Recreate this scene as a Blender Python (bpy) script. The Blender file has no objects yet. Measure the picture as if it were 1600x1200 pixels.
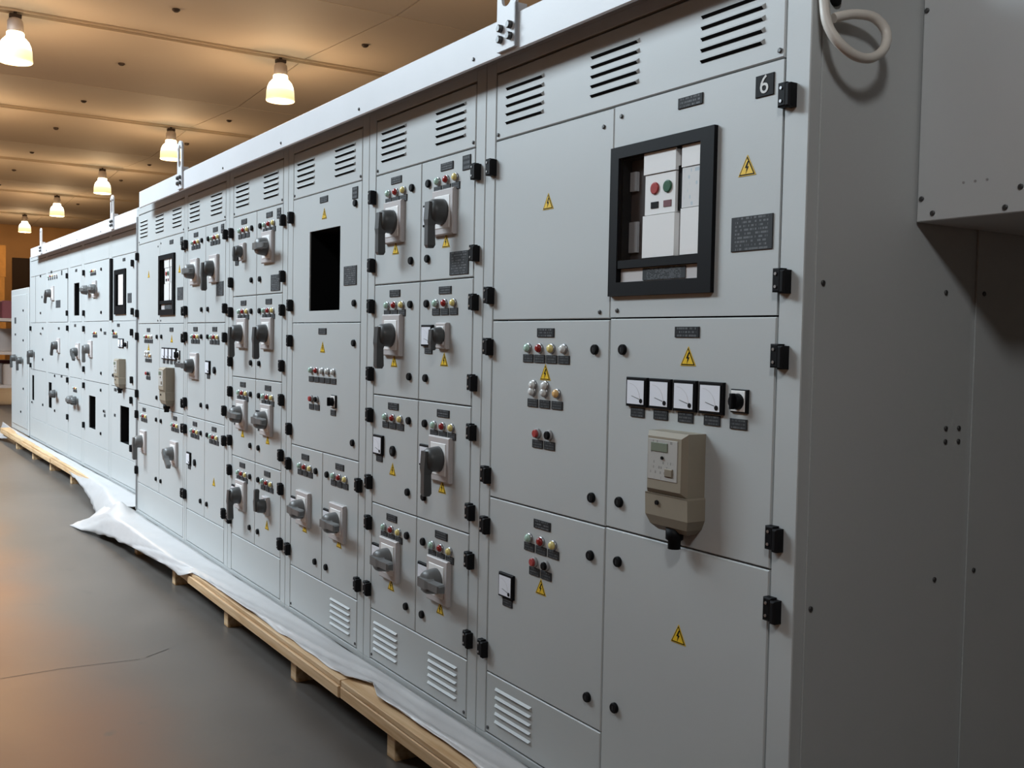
import bpy, math, random
from mathutils import Vector, Matrix
random.seed(7)
S = bpy.context.scene
COL = S.collection

# ------------------------------------------------------------------ camera
CAM = Vector((1.4974, -1.70, 1.4635))
def cam_axes(yaw, pitch, roll):
    f = Vector((-math.sin(yaw)*math.cos(pitch), math.cos(yaw)*math.cos(pitch), math.sin(pitch)))
    r = Vector((math.cos(yaw), math.sin(yaw), 0)); u = r.cross(f)
    return r*math.cos(roll)+u*math.sin(roll), u*math.cos(roll)-r*math.sin(roll), f
r_, u_, f_ = cam_axes(math.radians(57.193), math.radians(-2.441), math.radians(1.083))
cd = bpy.data.cameras.new('camera'); cam = bpy.data.objects.new('camera', cd); COL.objects.link(cam)
cd.sensor_width = 36.0; cd.lens = 1595.56/1600*36.0; cd.clip_end = 200
cam.matrix_world = Matrix(((r_.x, u_.x, -f_.x, CAM.x), (r_.y, u_.y, -f_.y, CAM.y), (r_.z, u_.z, -f_.z, CAM.z), (0, 0, 0, 1)))
S.camera = cam

# ------------------------------------------------------------------ world, daylight, exposure
W = bpy.data.worlds.new('world'); S.world = W; W.use_nodes = True
W.node_tree.nodes['Background'].inputs[0].default_value = (0.55, 0.70, 1.0, 1)
W.node_tree.nodes['Background'].inputs[1].default_value = 0.6
S.view_settings.view_transform = 'Standard'; S.view_settings.look = 'None'
S.view_settings.exposure = 0.0; S.view_settings.gamma = 1.0; S.view_settings.use_curve_mapping = False

def area(name, loc, target, sx, sy, power, col):
    l = bpy.data.lights.new(name, 'AREA'); l.shape = 'RECTANGLE'; l.size = sx; l.size_y = sy
    l.energy = power; l.color = col
    o = bpy.data.objects.new(name, l); COL.objects.link(o); o.location = loc
    dv = Vector(target)-Vector(loc)
    o.rotation_euler = (math.atan2(dv.y, -dv.z), 0, 0)      # stays level along x
    return o
SKY_POWER, ADDED_LAMP, WIN_POWER, LAMP_POWER, SHADE_GLOW = 380.0, 135.0, 1900.0, 135.0, 9.0
# daylight falling through the roof light and through the tall windows of the front wall
area('roof_light_daylight', (-9.0, -2.4, 8.85), (-9.0, -2.4, 0), 11.0, 1.6, SKY_POWER, (0.76, 0.90, 1.0))
area('window_daylight', (-9.5, -5.45, 6.9), (-9.5, 0, 2.4), 8.8, 2.0, WIN_POWER, (0.76, 0.90, 1.0))

# ------------------------------------------------------------------ materials
MATS = {}
def nodes(m):
    m.use_nodes = True; nt = m.node_tree; b = nt.nodes['Principled BSDF']; return nt, b
def sock(b, n): return b.inputs[n]
def L(nt, a, b): nt.links.new(a, b)
def mat(name, col, rough=0.5, metal=0.0, spec=0.5, noise=0.0, nscale=8.0, bump=0.0, bscale=60.0, emit=None, es=0.0, coat=0.0):
    m = bpy.data.materials.new(name); nt, b = nodes(m)
    b.inputs['Base Color'].default_value = (*col, 1); b.inputs['Roughness'].default_value = rough
    b.inputs['Metallic'].default_value = metal; b.inputs['Specular IOR Level'].default_value = spec
    b.inputs['Coat Weight'].default_value = coat
    if emit: b.inputs['Emission Color'].default_value = (*emit, 1); b.inputs['Emission Strength'].default_value = es
    if noise or bump:
        tc = nt.nodes.new('ShaderNodeTexCoord')
    if noise:
        n = nt.nodes.new('ShaderNodeTexNoise'); n.inputs['Scale'].default_value = nscale; n.inputs['Detail'].default_value = 5
        L(nt, tc.outputs['Object'], n.inputs['Vector'])
        r = nt.nodes.new('ShaderNodeValToRGB'); e = r.color_ramp.elements
        e[0].position = .3; e[1].position = .7
        e[0].color = (*[c*(1-noise) for c in col], 1); e[1].color = (*[min(1, c*(1+noise)) for c in col], 1)
        L(nt, n.outputs['Fac'], r.inputs[0]); L(nt, r.outputs[0], b.inputs['Base Color'])
    if bump:
        n2 = nt.nodes.new('ShaderNodeTexNoise'); n2.inputs['Scale'].default_value = bscale; n2.inputs['Detail'].default_value = 3
        L(nt, tc.outputs['Object'], n2.inputs['Vector'])
        bp = nt.nodes.new('ShaderNodeBump'); bp.inputs['Strength'].default_value = bump; bp.inputs['Distance'].default_value = 0.004
        L(nt, n2.outputs['Fac'], bp.inputs['Height']); L(nt, bp.outputs[0], b.inputs['Normal'])
    MATS[name] = m; return m

mat('paint', (0.475, 0.49, 0.485), 0.45, noise=0.025, nscale=1.7, bump=0.03, bscale=240)
mat('paint_beam', (0.63, 0.635, 0.65), 0.45, noise=0.03, nscale=3, bump=0.03, bscale=140)
mat('paint_box_lit', (0.55, 0.57, 0.575), 0.35, noise=0.03, nscale=2.0)  # cabinet grey lightened, standing in for light falling on the box
mat('cavity', (0.006, 0.006, 0.0065), 0.8, spec=.1)
mat('black', (0.006, 0.006, 0.007), 0.55, spec=.12)
mat('black_soft', (0.010, 0.010, 0.011), 0.6, spec=.12)
mat('gasket', (0.03, 0.03, 0.03), 0.8)
mat('steel', (0.45, 0.45, 0.46), 0.35, metal=0.9)
mat('screw', (0.10, 0.10, 0.10), 0.4, metal=0.7)
mat('yellow', (0.80, 0.50, 0.02), 0.45)
mat('lamp_green', (0.42, 0.60, 0.50), 0.2)
mat('lamp_red', (0.30, 0.02, 0.02), 0.25)
mat('lamp_yellow', (0.80, 0.66, 0.25), 0.2)
mat('lamp_white', (0.72, 0.72, 0.70), 0.2)
mat('lamp_amber', (0.75, 0.45, 0.18), 0.2)
mat('button_red', (0.40, 0.05, 0.05), 0.3)
mat('button_green', (0.03, 0.12, 0.07), 0.3)
mat('handle_grey', (0.065, 0.066, 0.066), 0.42, noise=0.1, nscale=20)
mat('handle_light', (0.125, 0.125, 0.123), 0.42, noise=0.1, nscale=20)
mat('housing', (0.52, 0.48, 0.47), 0.4)
mat('beige', (0.285, 0.245, 0.185), 0.5, noise=0.04, nscale=14)
mat('beige_dark', (0.23, 0.195, 0.145), 0.55)
mat('lcd', (0.18, 0.21, 0.16), 0.25)
mat('dial', (0.80, 0.81, 0.86), 0.3)
mat('breaker_white', (0.86, 0.84, 0.82), 0.4)
mat('breaker_grey', (0.30, 0.29, 0.29), 0.5)
mat('breaker_brown', (0.060, 0.045, 0.042), 0.5)
mat('wood', (0.56, 0.36, 0.18), 0.7)
mat('cable', (0.66, 0.62, 0.56), 0.45)
mat('lamp_metal', (0.52, 0.44, 0.40), 0.5, metal=0.2)
mat('lamp_hook', (0.05, 0.03, 0.02), 0.7)
mat('wallpaint', (0.46, 0.25, 0.10), 0.8, noise=0.12, nscale=0.6)
mat('wallpaint2', (0.12, 0.108, 0.095), 0.8, noise=0.06, nscale=0.6)
mat('dark_brown', (0.035, 0.018, 0.010), 0.8)
mat('cardboard', (0.55, 0.27, 0.07), 0.8, noise=0.15, nscale=3)
mat('rackgrey', (0.42, 0.36, 0.33), 0.6)
mat('rackred', (0.16, 0.04, 0.05), 0.6)
mat('gap_shade_grey', (0.20, 0.205, 0.21), 0.5)
mat('conduit', (0.62, 0.50, 0.36), 0.5)
mat('film', (0.55, 0.53, 0.525), 0.35, noise=0.03, nscale=5, bump=0.25, bscale=26)
mat('shade', (0.9, 0.85, 0.7), 0.3, emit=(1.0, 0.84, 0.58), es=SHADE_GLOW)

def shade_glow():
    m = MATS['shade']; nt = m.node_tree; b = nt.nodes['Principled BSDF']
    t = nt.nodes.new('ShaderNodeTexCoord'); sp = nt.nodes.new('ShaderNodeSeparateXYZ'); L(nt, t.outputs['Generated'], sp.inputs[0])
    r = nt.nodes.new('ShaderNodeValToRGB'); L(nt, sp.outputs['Z'], r.inputs[0]); e = r.color_ramp.elements
    e[0].position = 0.0; e[0].color = (.16, .13, .075, 1); e[1].position = 1.0; e[1].color = (.55, .42, .25, 1)
    for p, c in ((.08, (.11, .088, .042, 1)), (.35, (.14, .12, .07, 1)), (.58, (.35, .31, .22, 1)), (.72, (1.0, .88, .62, 1)), (.88, (1.0, .86, .58, 1))):
        k = e.new(p); k.color = c
    L(nt, r.outputs[0], b.inputs['Emission Color']); b.inputs['Emission Strength'].default_value = SHADE_GLOW
    b.inputs['Base Color'].default_value = (.5, .45, .35, 1)
shade_glow()
def tcoord(nt, kind='Object'):
    t = nt.nodes.new('ShaderNodeTexCoord'); return t.outputs[kind]
def mth(nt, op, a, b=None):
    n = nt.nodes.new('ShaderNodeMath'); n.operation = op
    for i, v in enumerate((a, b)):
        if v is None: continue
        if hasattr(v, 'links'): L(nt, v, n.inputs[i])
        else: n.inputs[i].default_value = v
    return n.outputs[0]

# engraved black plate: rows of small white characters, too small to read
def engraved(name, base, mark, rows, amount, xs=22.0):
    m = bpy.data.materials.new(name); nt, b = nodes(m); b.inputs['Roughness'].default_value = 0.6; b.inputs['Specular IOR Level'].default_value = 0.15
    sep = nt.nodes.new('ShaderNodeSeparateXYZ'); L(nt, tcoord(nt, 'Generated'), sep.inputs[0])
    x, z = sep.outputs['X'], sep.outputs['Z']
    cb = nt.nodes.new('ShaderNodeCombineXYZ'); L(nt, mth(nt, 'MULTIPLY', x, xs), cb.inputs[0])
    L(nt, mth(nt, 'FLOOR', mth(nt, 'MULTIPLY', z, rows)), cb.inputs[2])
    inf = nt.nodes.new('ShaderNodeObjectInfo'); L(nt, mth(nt, 'MULTIPLY', inf.outputs['Random'], 50.0), cb.inputs[1])
    n = nt.nodes.new('ShaderNodeTexNoise'); n.inputs['Scale'].default_value = 1.0; n.inputs['Detail'].default_value = 1
    L(nt, cb.outputs[0], n.inputs['Vector'])
    ink = mth(nt, 'GREATER_THAN', n.outputs['Fac'], amount)
    fr = mth(nt, 'FRACT', mth(nt, 'MULTIPLY', z, rows))
    band = mth(nt, 'LESS_THAN', mth(nt, 'ABSOLUTE', mth(nt, 'SUBTRACT', fr, .5)), .26)
    xin = mth(nt, 'LESS_THAN', mth(nt, 'ABSOLUTE', mth(nt, 'SUBTRACT', x, .5)), .40)
    k = mth(nt, 'MULTIPLY', mth(nt, 'MULTIPLY', ink, band), xin)
    mx = nt.nodes.new('ShaderNodeMix'); mx.data_type = 'RGBA'
    mx.inputs[6].default_value = (*base, 1); mx.inputs[7].default_value = (*mark, 1)
    L(nt, k, mx.inputs[0]); L(nt, mx.outputs[2], b.inputs['Base Color']); MATS[name] = m
engraved('plate', (0.030, 0.031, 0.033), (0.10, 0.103, 0.106), 3, 0.5, 34)
engraved('nameplate', (0.025, 0.026, 0.028), (0.14, 0.145, 0.15), 3, 0.50, 40)
engraved('rating', (0.045, 0.047, 0.05), (0.13, 0.135, 0.14), 9, 0.5, 26)
engraved('meter_label', (0.44, 0.42, 0.39), (0.28, 0.27, 0.25), 8, 0.60, 12)
engraved('breaker_print', (0.74, 0.73, 0.72), (0.55, 0.62, 0.66), 6, 0.60, 8)

# concrete floor: grey slab turning orange-brown away from the switchboard
def concrete():
    m = bpy.data.materials.new('concrete'); nt, b = nodes(m)
    pos = tcoord(nt, 'Object'); sep = nt.nodes.new('ShaderNodeSeparateXYZ'); L(nt, pos, sep.inputs[0])
    n1 = nt.nodes.new('ShaderNodeTexNoise'); n1.inputs['Scale'].default_value = .9; n1.inputs['Detail'].default_value = 8; n1.inputs['Roughness'].default_value = .65
    L(nt, pos, n1.inputs['Vector'])
    r1 = nt.nodes.new('ShaderNodeValToRGB'); e = r1.color_ramp.elements; e[0].position = .3; e[1].position = .72
    e[0].color = (.082, .071, .062, 1); e[1].color = (.130, .115, .104, 1); L(nt, n1.outputs['Fac'], r1.inputs[0])
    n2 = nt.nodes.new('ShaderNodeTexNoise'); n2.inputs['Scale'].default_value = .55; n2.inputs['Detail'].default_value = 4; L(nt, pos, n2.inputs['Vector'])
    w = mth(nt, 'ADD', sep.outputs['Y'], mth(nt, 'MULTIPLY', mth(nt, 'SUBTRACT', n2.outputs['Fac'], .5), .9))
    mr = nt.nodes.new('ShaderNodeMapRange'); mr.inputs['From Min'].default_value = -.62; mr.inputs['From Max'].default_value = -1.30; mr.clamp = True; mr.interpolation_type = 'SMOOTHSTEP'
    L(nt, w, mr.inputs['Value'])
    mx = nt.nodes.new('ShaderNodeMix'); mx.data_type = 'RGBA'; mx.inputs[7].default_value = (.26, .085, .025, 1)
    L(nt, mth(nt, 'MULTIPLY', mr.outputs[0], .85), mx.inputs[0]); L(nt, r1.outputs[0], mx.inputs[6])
    n3 = nt.nodes.new('ShaderNodeTexNoise'); n3.inputs['Scale'].default_value = 6; n3.inputs['Detail'].default_value = 6; L(nt, pos, n3.inputs['Vector'])
    sp = nt.nodes.new('ShaderNodeMapRange'); sp.inputs['From Min'].default_value = .66; sp.inputs['From Max'].default_value = .78; L(nt, n3.outputs['Fac'], sp.inputs['Value'])
    mx2 = nt.nodes.new('ShaderNodeMix'); mx2.data_type = 'RGBA'; mx2.inputs[7].default_value = (.07, .065, .06, 1)
    L(nt, mth(nt, 'MULTIPLY', sp.outputs[0], .6), mx2.inputs[0]); L(nt, mx.outputs[2], mx2.inputs[6])
    L(nt, mx2.outputs[2], b.inputs['Base Color'])
    rr = nt.nodes.new('ShaderNodeMapRange'); rr.inputs['To Min'].default_value = .28; rr.inputs['To Max'].default_value = .5; L(nt, n1.outputs['Fac'], rr.inputs['Value'])
    L(nt, rr.outputs[0], b.inputs['Roughness'])
    MATS['concrete'] = m
concrete()
def ceiling_mat():
    m = bpy.data.materials.new('ceiling'); nt, b = nodes(m); b.inputs['Roughness'].default_value = .75
    n1 = nt.nodes.new('ShaderNodeTexNoise'); n1.inputs['Scale'].default_value = .5; n1.inputs['Detail'].default_value = 5
    L(nt, tcoord(nt), n1.inputs['Vector'])
    r1 = nt.nodes.new('ShaderNodeValToRGB'); e = r1.color_ramp.elements
    e[0].color = (.56, .45, .35, 1); e[1].color = (.66, .55, .44, 1); L(nt, n1.outputs['Fac'], r1.inputs[0])
    L(nt, r1.outputs[0], b.inputs['Base Color']); MATS['ceiling'] = m
ceiling_mat()
def wood_mat():
    m = MATS['wood']; nt, b = nodes(m)
    mp = nt.nodes.new('ShaderNodeMapping'); mp.inputs['Scale'].default_value = (1.2, 22, 22); L(nt, tcoord(nt), mp.inputs[0])
    n = nt.nodes.new('ShaderNodeTexNoise'); n.inputs['Scale'].default_value = 2.2; n.inputs['Detail'].default_value = 6; L(nt, mp.outputs[0], n.inputs['Vector'])
    r = nt.nodes.new('ShaderNodeValToRGB'); e = r.color_ramp.elements; e[0].position = .3; e[1].position = .7
    e[0].color = (.50, .29, .13, 1); e[1].color = (.74, .53, .32, 1); L(nt, n.outputs['Fac'], r.inputs[0]); L(nt, r.outputs[0], b.inputs['Base Color'])
wood_mat()
def pane_mat():
    m = bpy.data.materials.new('clear_pane'); m.use_nodes = True; nt = m.node_tree; nt.nodes.clear()
    o = nt.nodes.new('ShaderNodeOutputMaterial'); mx = nt.nodes.new('ShaderNodeMixShader'); t = nt.nodes.new('ShaderNodeBsdfTransparent')
    g = nt.nodes.new('ShaderNodeBsdfGlossy'); g.inputs['Roughness'].default_value = .03; t.inputs[0].default_value = (.97, .97, .97, 1)
    mx.inputs[0].default_value = .006; L(nt, t.outputs[0], mx.inputs[1]); L(nt, g.outputs[0], mx.inputs[2]); L(nt, mx.outputs[0], o.inputs[0]); MATS['clear_pane'] = m
pane_mat()

# ------------------------------------------------------------------ mesh builder
class MB:
    def __init__(s): s.v = []; s.f = []; s.mi = []; s.mats = []; s.sm = []
    def slot(s, m):
        if m not in s.mats: s.mats.append(m)
        return s.mats.index(m)
    def face(s, idx, m, smooth=False): s.f.append(idx); s.mi.append(s.slot(m)); s.sm.append(smooth)
    def box(s, x0, x1, y0, y1, z0, z1, m):
        o = len(s.v)
        s.v += [(x0, y0, z0), (x1, y0, z0), (x1, y1, z0), (x0, y1, z0), (x0, y0, z1), (x1, y0, z1), (x1, y1, z1), (x0, y1, z1)]
        for q in ((0, 3, 2, 1), (4, 5, 6, 7), (0, 1, 5, 4), (2, 3, 7, 6), (1, 2, 6, 5), (3, 0, 4, 7)): s.face([o+i for i in q], m)
        return s
    def slab(s, x0, x1, z0, z1, yf, yb, c, m):      # front at yf (towards -y), chamfered front edges
        o = len(s.v)
        s.v += [(x0+c, yf, z0+c), (x1-c, yf, z0+c), (x1-c, yf, z1-c), (x0+c, yf, z1-c),
                (x0, yf+c, z0), (x1, yf+c, z0), (x1, yf+c, z1), (x0, yf+c, z1),
                (x0, yb, z0), (x1, yb, z0), (x1, yb, z1), (x0, yb, z1)]
        s.face([o, o+1, o+2, o+3], m)
        for i in range(4):
            j = (i+1) % 4
            s.face([o+4+i, o+4+j, o+j, o+i], m); s.face([o+8+i, o+8+j, o+4+j, o+4+i], m)
        s.face([o+11, o+10, o+9, o+8], m); return s
    def lathe(s, prof, axis, c, m, n=16, cap0=True, cap1=True, smooth=True):   # prof: (radius, offset along axis)
        o = len(s.v); k = len(prof); cx, cy, cz = c
        for r, t in prof:
            for i in range(n):
                a = 2*math.pi*i/n; p, q = r*math.cos(a), r*math.sin(a)
                s.v.append({'y': (cx+p, cy+t, cz+q), 'z': (cx+p, cy+q, cz+t), 'x': (cx+t, cy+p, cz+q)}[axis])
        for a in range(k-1):
            mm = m[a] if isinstance(m, list) else m
            for i in range(n):
                j = (i+1) % n; s.face([o+a*n+i, o+a*n+j, o+(a+1)*n+j, o+(a+1)*n+i], mm, smooth)
        m0 = m[0] if isinstance(m, list) else m; m1 = m[-1] if isinstance(m, list) else m
        if cap0: s.face([o+i for i in range(n)][::-1], m0)
        if cap1: s.face([o+(k-1)*n+i for i in range(n)], m1)
        return s
    def prism(s, poly, y0, y1, m):                  # polygon in xz (ccw seen from the front), front y0
        o = len(s.v); n = len(poly)
        s.v += [(x, y0, z) for x, z in poly]+[(x, y1, z) for x, z in poly]
        s.face([o+i for i in range(n)], m); s.face([o+n+i for i in range(n)][::-1], m)
        for i in range(n):
            j = (i+1) % n; s.face([o+i, o+n+i, o+n+j, o+j], m)
        return s
    def tube(s, pts, r, m, n=10):
        pts = [Vector(p) for p in pts]; o = len(s.v); up = Vector((0.31, 0.2, 0.93)); k = len(pts)
        for i, p in enumerate(pts):
            t = (pts[min(i+1, k-1)]-pts[max(i-1, 0)]).normalized(); a = t.cross(up).normalized(); b = t.cross(a)
            for j in range(n):
                w = 2*math.pi*j/n; s.v.append(tuple(p+a*(r*math.cos(w))+b*(r*math.sin(w))))
        for i in range(k-1):
            for j in range(n):
                q = (j+1) % n; s.face([o+i*n+j, o+i*n+q, o+(i+1)*n+q, o+(i+1)*n+j], m, True)
        s.face([o+j for j in range(n)], m); s.face([o+(k-1)*n+j for j in range(n)][::-1], m); return s
    def mesh(s, name):
        me = bpy.data.meshes.new(name); me.from_pydata(s.v, [], s.f)
        for m in s.mats: me.materials.append(MATS[m])
        for p, i, sm in zip(me.polygons, s.mi, s.sm): p.material_index = i; p.use_smooth = sm
        me.update()
        import bmesh
        bm = bmesh.new(); bm.from_mesh(me); bmesh.ops.recalc_face_normals(bm, faces=bm.faces); bm.to_mesh(me); bm.free()
        return me

ABS = {}
def link(name, data, loc=(0, 0, 0), parent=None, label=None, cat=None, group=None, kind=None, rotz=0.0):
    o = bpy.data.objects.new(name, data); COL.objects.link(o); loc = Vector(loc)
    ABS[o.name] = loc.copy()
    if parent is not None:
        o.parent = parent; o.location = loc-ABS[parent.name]
    else: o.location = loc
    if rotz: o.rotation_euler.z = rotz
    if label: o['label'] = label
    if cat: o['category'] = cat
    if group: o['group'] = group
    if kind: o['kind'] = kind
    return o
def thing(name, loc, label, cat, group=None): return link(name, None, loc, None, label, cat, group)
def part(parent, name, mb, loc=None, label=None, kind=None):
    me = mb.mesh(name) if isinstance(mb, MB) else mb
    return link(name, me, ABS[parent.name] if loc is None else loc, parent, label, kind=kind)

# ------------------------------------------------------------------ hall: floor, walls, ceiling
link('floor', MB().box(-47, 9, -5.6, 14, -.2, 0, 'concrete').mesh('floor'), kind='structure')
link('wall_far', MB().box(-47.2, -47, -5.6, 14, 0, 9.1, 'wallpaint').mesh('wall'), kind='structure')
link('wall_near', MB().box(9, 9.2, -5.6, 14, 0, 9.1, 'wallpaint2').mesh('wall'), kind='structure')
link('wall_back', MB().box(-47, 9, 14, 14.2, 0, 6.6, 'wallpaint2').mesh('wall'), kind='structure')
wf = MB(); WX0, WX1, WZ0, WZ1 = -14.0, -5.0, 5.8, 8.0
wf.box(-47, 9, -5.8, -5.6, 0, WZ0, 'wallpaint2').box(-47, 9, -5.8, -5.6, WZ1, 9.2, 'wallpaint2')
wf.box(-47, WX0, -5.8, -5.6, WZ0, WZ1, 'wallpaint2').box(WX1, 9, -5.8, -5.6, WZ0, WZ1, 'wallpaint2')
link('wall_front', wf.mesh('wall'), kind='structure')
wn = MB()
for i in range(7):
    x = WX0+i*(WX1-WX0)/6; wn.box(x-.04, x+.04, -5.74, -5.66, WZ0, WZ1, 'rackgrey')
wn.box(WX0, WX1, -5.74, -5.66, 6.86, 6.94, 'rackgrey')
link('window_1', wn.mesh('window'), kind='structure')
ZC = HC = 6.06
link('trim_1', MB().box(-47, 9, -1.28, -1.12, 6.05, 9.0, 'wallpaint2').mesh('fascia'), kind='structure')      # where the low bay meets the high one
crack = MB()
def poly_strip(pts, w, z, m, mb):
    for (x0, y0), (x1, y1) in zip(pts, pts[1:]):
        d = Vector((x1-x0, y1-y0)).normalized(); n = Vector((-d.y, d.x))*w; o = len(mb.v)
        mb.v += [(x0-n.x, y0-n.y, z), (x1-n.x, y1-n.y, z), (x1+n.x, y1+n.y, z), (x0+n.x, y0+n.y, z)]; mb.face([o, o+1, o+2, o+3], m)
ceil = link('ceiling', MB().box(-47, 9, -1.1, 14, 6.5, 6.6, 'ceiling').box(-47, 9, -5.6, -3.3, 9.0, 9.1, 'ceiling').box(-47, 9, -1.5, -1.1, 9.0, 9.1, 'ceiling').box(-47, -14.6, -3.3, -1.5, 9.0, 9.1, 'ceiling').box(-3.4, 9, -3.3, -1.5, 9.0, 9.1, 'ceiling').mesh('ceiling'), kind='structure')
SEAM0, PITCH = -15.1, 3.5
for i in range(-9, 7):
    x1 = SEAM0+i*PITCH+PITCH; x0 = x1-PITCH                # x1 nearer the camera
    down = (i % 2 != 0)                                       # panel just beyond a lamp line falls away from it
    za, zb = (ZC-.10, ZC+.06) if down else (ZC+.06, ZC-.10)
    for (sa, sb) in ((-1.1, 4.7), (4.7, 10.7), (10.7, 14)):
        g = .012; mb = MB()
        mb.v = [(x0+g, sa+g, za), (x1-g, sa+g, zb), (x1-g, sb-g, zb), (x0+g, sb-g, za),
                (x0+g, sa+g, za+.09), (x1-g, sa+g, zb+.09), (x1-g, sb-g, zb+.09), (x0+g, sb-g, za+.09)]
        for q in ((0, 1, 2, 3), (7, 6, 5, 4), (0, 4, 5, 1), (1, 5, 6, 2), (2, 6, 7, 3), (3, 7, 4, 0)): mb.face(list(q), 'ceiling')
        part(ceil, 'ceiling_panel', mb, (0, 0, 0))
nozzle = MB().lathe([(.055, 0), (.055, -.03), (.03, -.05)], 'z', (0, 0, 0), 'lamp_hook', 10).mesh('sprinkler_head')
for i, x in enumerate((-13.4, -16.9, -20.3, -23.6, -27.3, -30.8, -34.3, -37.8)):
    for y in (2.15, 5.05): part(ceil, 'sprinkler_head', nozzle, (x, y, ZC-.01))
ordn = ['nearest', 'second', 'third', 'fourth', 'fifth', 'farthest']
for k in range(6):
    x = SEAM0+7-7*k
    mb = MB(); mb.box(x-.10, x-.06, -1.05, 13.9, ZC+.01, ZC+.052, 'conduit').box(x+.06, x+.085, -1.05, 13.9, ZC+.02, ZC+.052, 'conduit')
    link('lighting_rail', mb.mesh('lighting_rail'), (0, 0, 0), None, f'pale metal rail across the ceiling above the pendant lamps, {ordn[k]} of the rails', 'rail', 'ceiling lamp rails')

# ------------------------------------------------------------------ pendant lamps
bell_mb = MB().lathe([(.225, 0), (.238, .012), (.232, .05), (.228, .15), (.214, .23), (.185, .295), (.145, .34), (.122, .36), (.120, .42), (.11, .43)], 'z', (0, 0, 0), 'shade', 24, cap0=True, cap1=True).mesh('shade')
hous_mb = MB().lathe([(.108, .43), (.112, .44), (.108, .58), (.085, .62), (.05, .635)], 'z', (0, 0, 0), 'lamp_metal', 16).mesh('housing')
hook_mb = MB().box(-.05, .05, -.08, .08, .63, .685, 'lamp_hook').box(-.02, .02, -.02, .02, .60, .745, 'lamp_hook').mesh('hook')
def pendant(x, y, label, power, z=5.37, col=(1.0, 0.70, 0.40), cord=0.0):
    t = thing('pendant_lamp', (x, y, z), label, 'lamp', 'bell shaped pendant lamps')
    part(t, 'shade', bell_mb); part(t, 'lamp_housing', hous_mb); part(t, 'ceiling_hook', hook_mb)
    if cord: part(t, 'cord', MB().box(-.012, .012, -.012, .012, .74, cord-z, 'lamp_hook'))
    l = bpy.data.lights.new('lamp_bulb', 'POINT'); l.energy = power; l.color = col; l.shadow_soft_size = .2
    o = link('lamp_bulb', l, (x, y, z-.17), t)
pendant(-15.1, 4.3, 'glowing bell pendant lamp, largest one above the near switchboard beam', LAMP_POWER)
pendant(-22.1, 4.3, 'glowing bell pendant lamp, second largest of the row above the switchboards', LAMP_POWER)
pendant(-29.1, 4.2, 'glowing bell pendant lamp, third of the row above the switchboards', LAMP_POWER)
pendant(-36.1, 4.1, 'glowing bell pendant lamp, fourth of the row above the switchboards', LAMP_POWER)
pendant(-43.1, 4.0, 'smallest glowing bell pendant lamp at the far end of the row', LAMP_POWER)
pendant(-15.1, .3, 'yellowish bell pendant lamp in the upper left corner, standing apart from the row', LAMP_POWER)
pendant(2.0, -2.1, 'added unseen cool white pendant lamp on a long cord, lighting the near end of the board', ADDED_LAMP, 3.85, (0.92, 0.96, 1.0), 9.0)  # lamp out of view, added to light the nearest column and its side box
for y, w in ((4.3, 'first, above the top edge of the picture'), (.3, 'standing above the near switchboard')):
    pendant(-8.1, y, f'glowing bell pendant lamp nearest the camera, {w}', LAMP_POWER)
for x, y, w in ((-22.1, .3, 'next'), (-29.1, .3, 'second'), (-36.1, .3, 'third')):
    pendant(x, y, f'glowing bell pendant lamp, {w} one behind the yellowish lamp in its row', LAMP_POWER)

# ------------------------------------------------------------------ shared small hardware (origin on the door face, front towards -y)
def mesh_hinge():
    mb = MB(); mb.slab(-.019, .005, -.026, .026, -.020, .0, .003, 'black').slab(.004, .019, -.029, .022, -.024, .0, .004, 'black_soft')
    for z in (-.014, .014): mb.lathe([(.0035, 0), (.0035, -.002)], 'y', (-.008, -.020, z), 'steel', 8)
    return mb.mesh('hinge')
def mesh_lock():
    mb = MB(); mb.lathe([(.0142, 0), (.0142, -.007), (.012, -.010)], 'y', (0, 0, 0), 'black', 14); mb.box(-.0015, .0015, -.0102, -.008, -.006, .006, 'gasket'); return mb.mesh('lock')
def mesh_lamp(m):
    mb = MB(); mb.lathe([(.0150, 0), (.0150, -.004), (.0125, -.006)], 'y', (0, 0, 0), 'steel', 14); mb.lathe([(.0125, -.005), (.0125, -.010), (.009, -.0145), (.003, -.016)], 'y', (0, 0, 0), m, 14); return mb.mesh('indicator_lamp')
def mesh_button(m):
    mb = MB(); mb.lathe([(.0155, 0), (.0155, -.006), (.013, -.008)], 'y', (0, 0, 0), 'breaker_grey', 14); mb.lathe([(.012, -.006), (.012, -.014), (.010, -.016)], 'y', (0, 0, 0), m, 14); return mb.mesh('push_button')
def mesh_plate(w, h, m): return MB().slab(-w/2, w/2, -h/2, h/2, -.003, 0, .0008, m).mesh('plate')
def mesh_triangle(w=.054, h=.047):
    mb = MB(); t = lambda k: [(-w/2*k, -h*k/3), (w/2*k, -h*k/3), (0, 2*h*k/3)]
    mb.prism(t(1.0), -.0012, 0, 'yellow'); mb.prism(t(.90), -.0016, -.001, 'black'); mb.prism(t(.74), -.0020, -.001, 'yellow')
    mb.prism([(.002, .017), (-.006, .002), (-.0005, .002), (-.003, -.011), (.006, .005), (.001, .005), (.006, .017)], -.0024, -.001, 'black')
    return mb.mesh('warning_sign')
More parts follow.
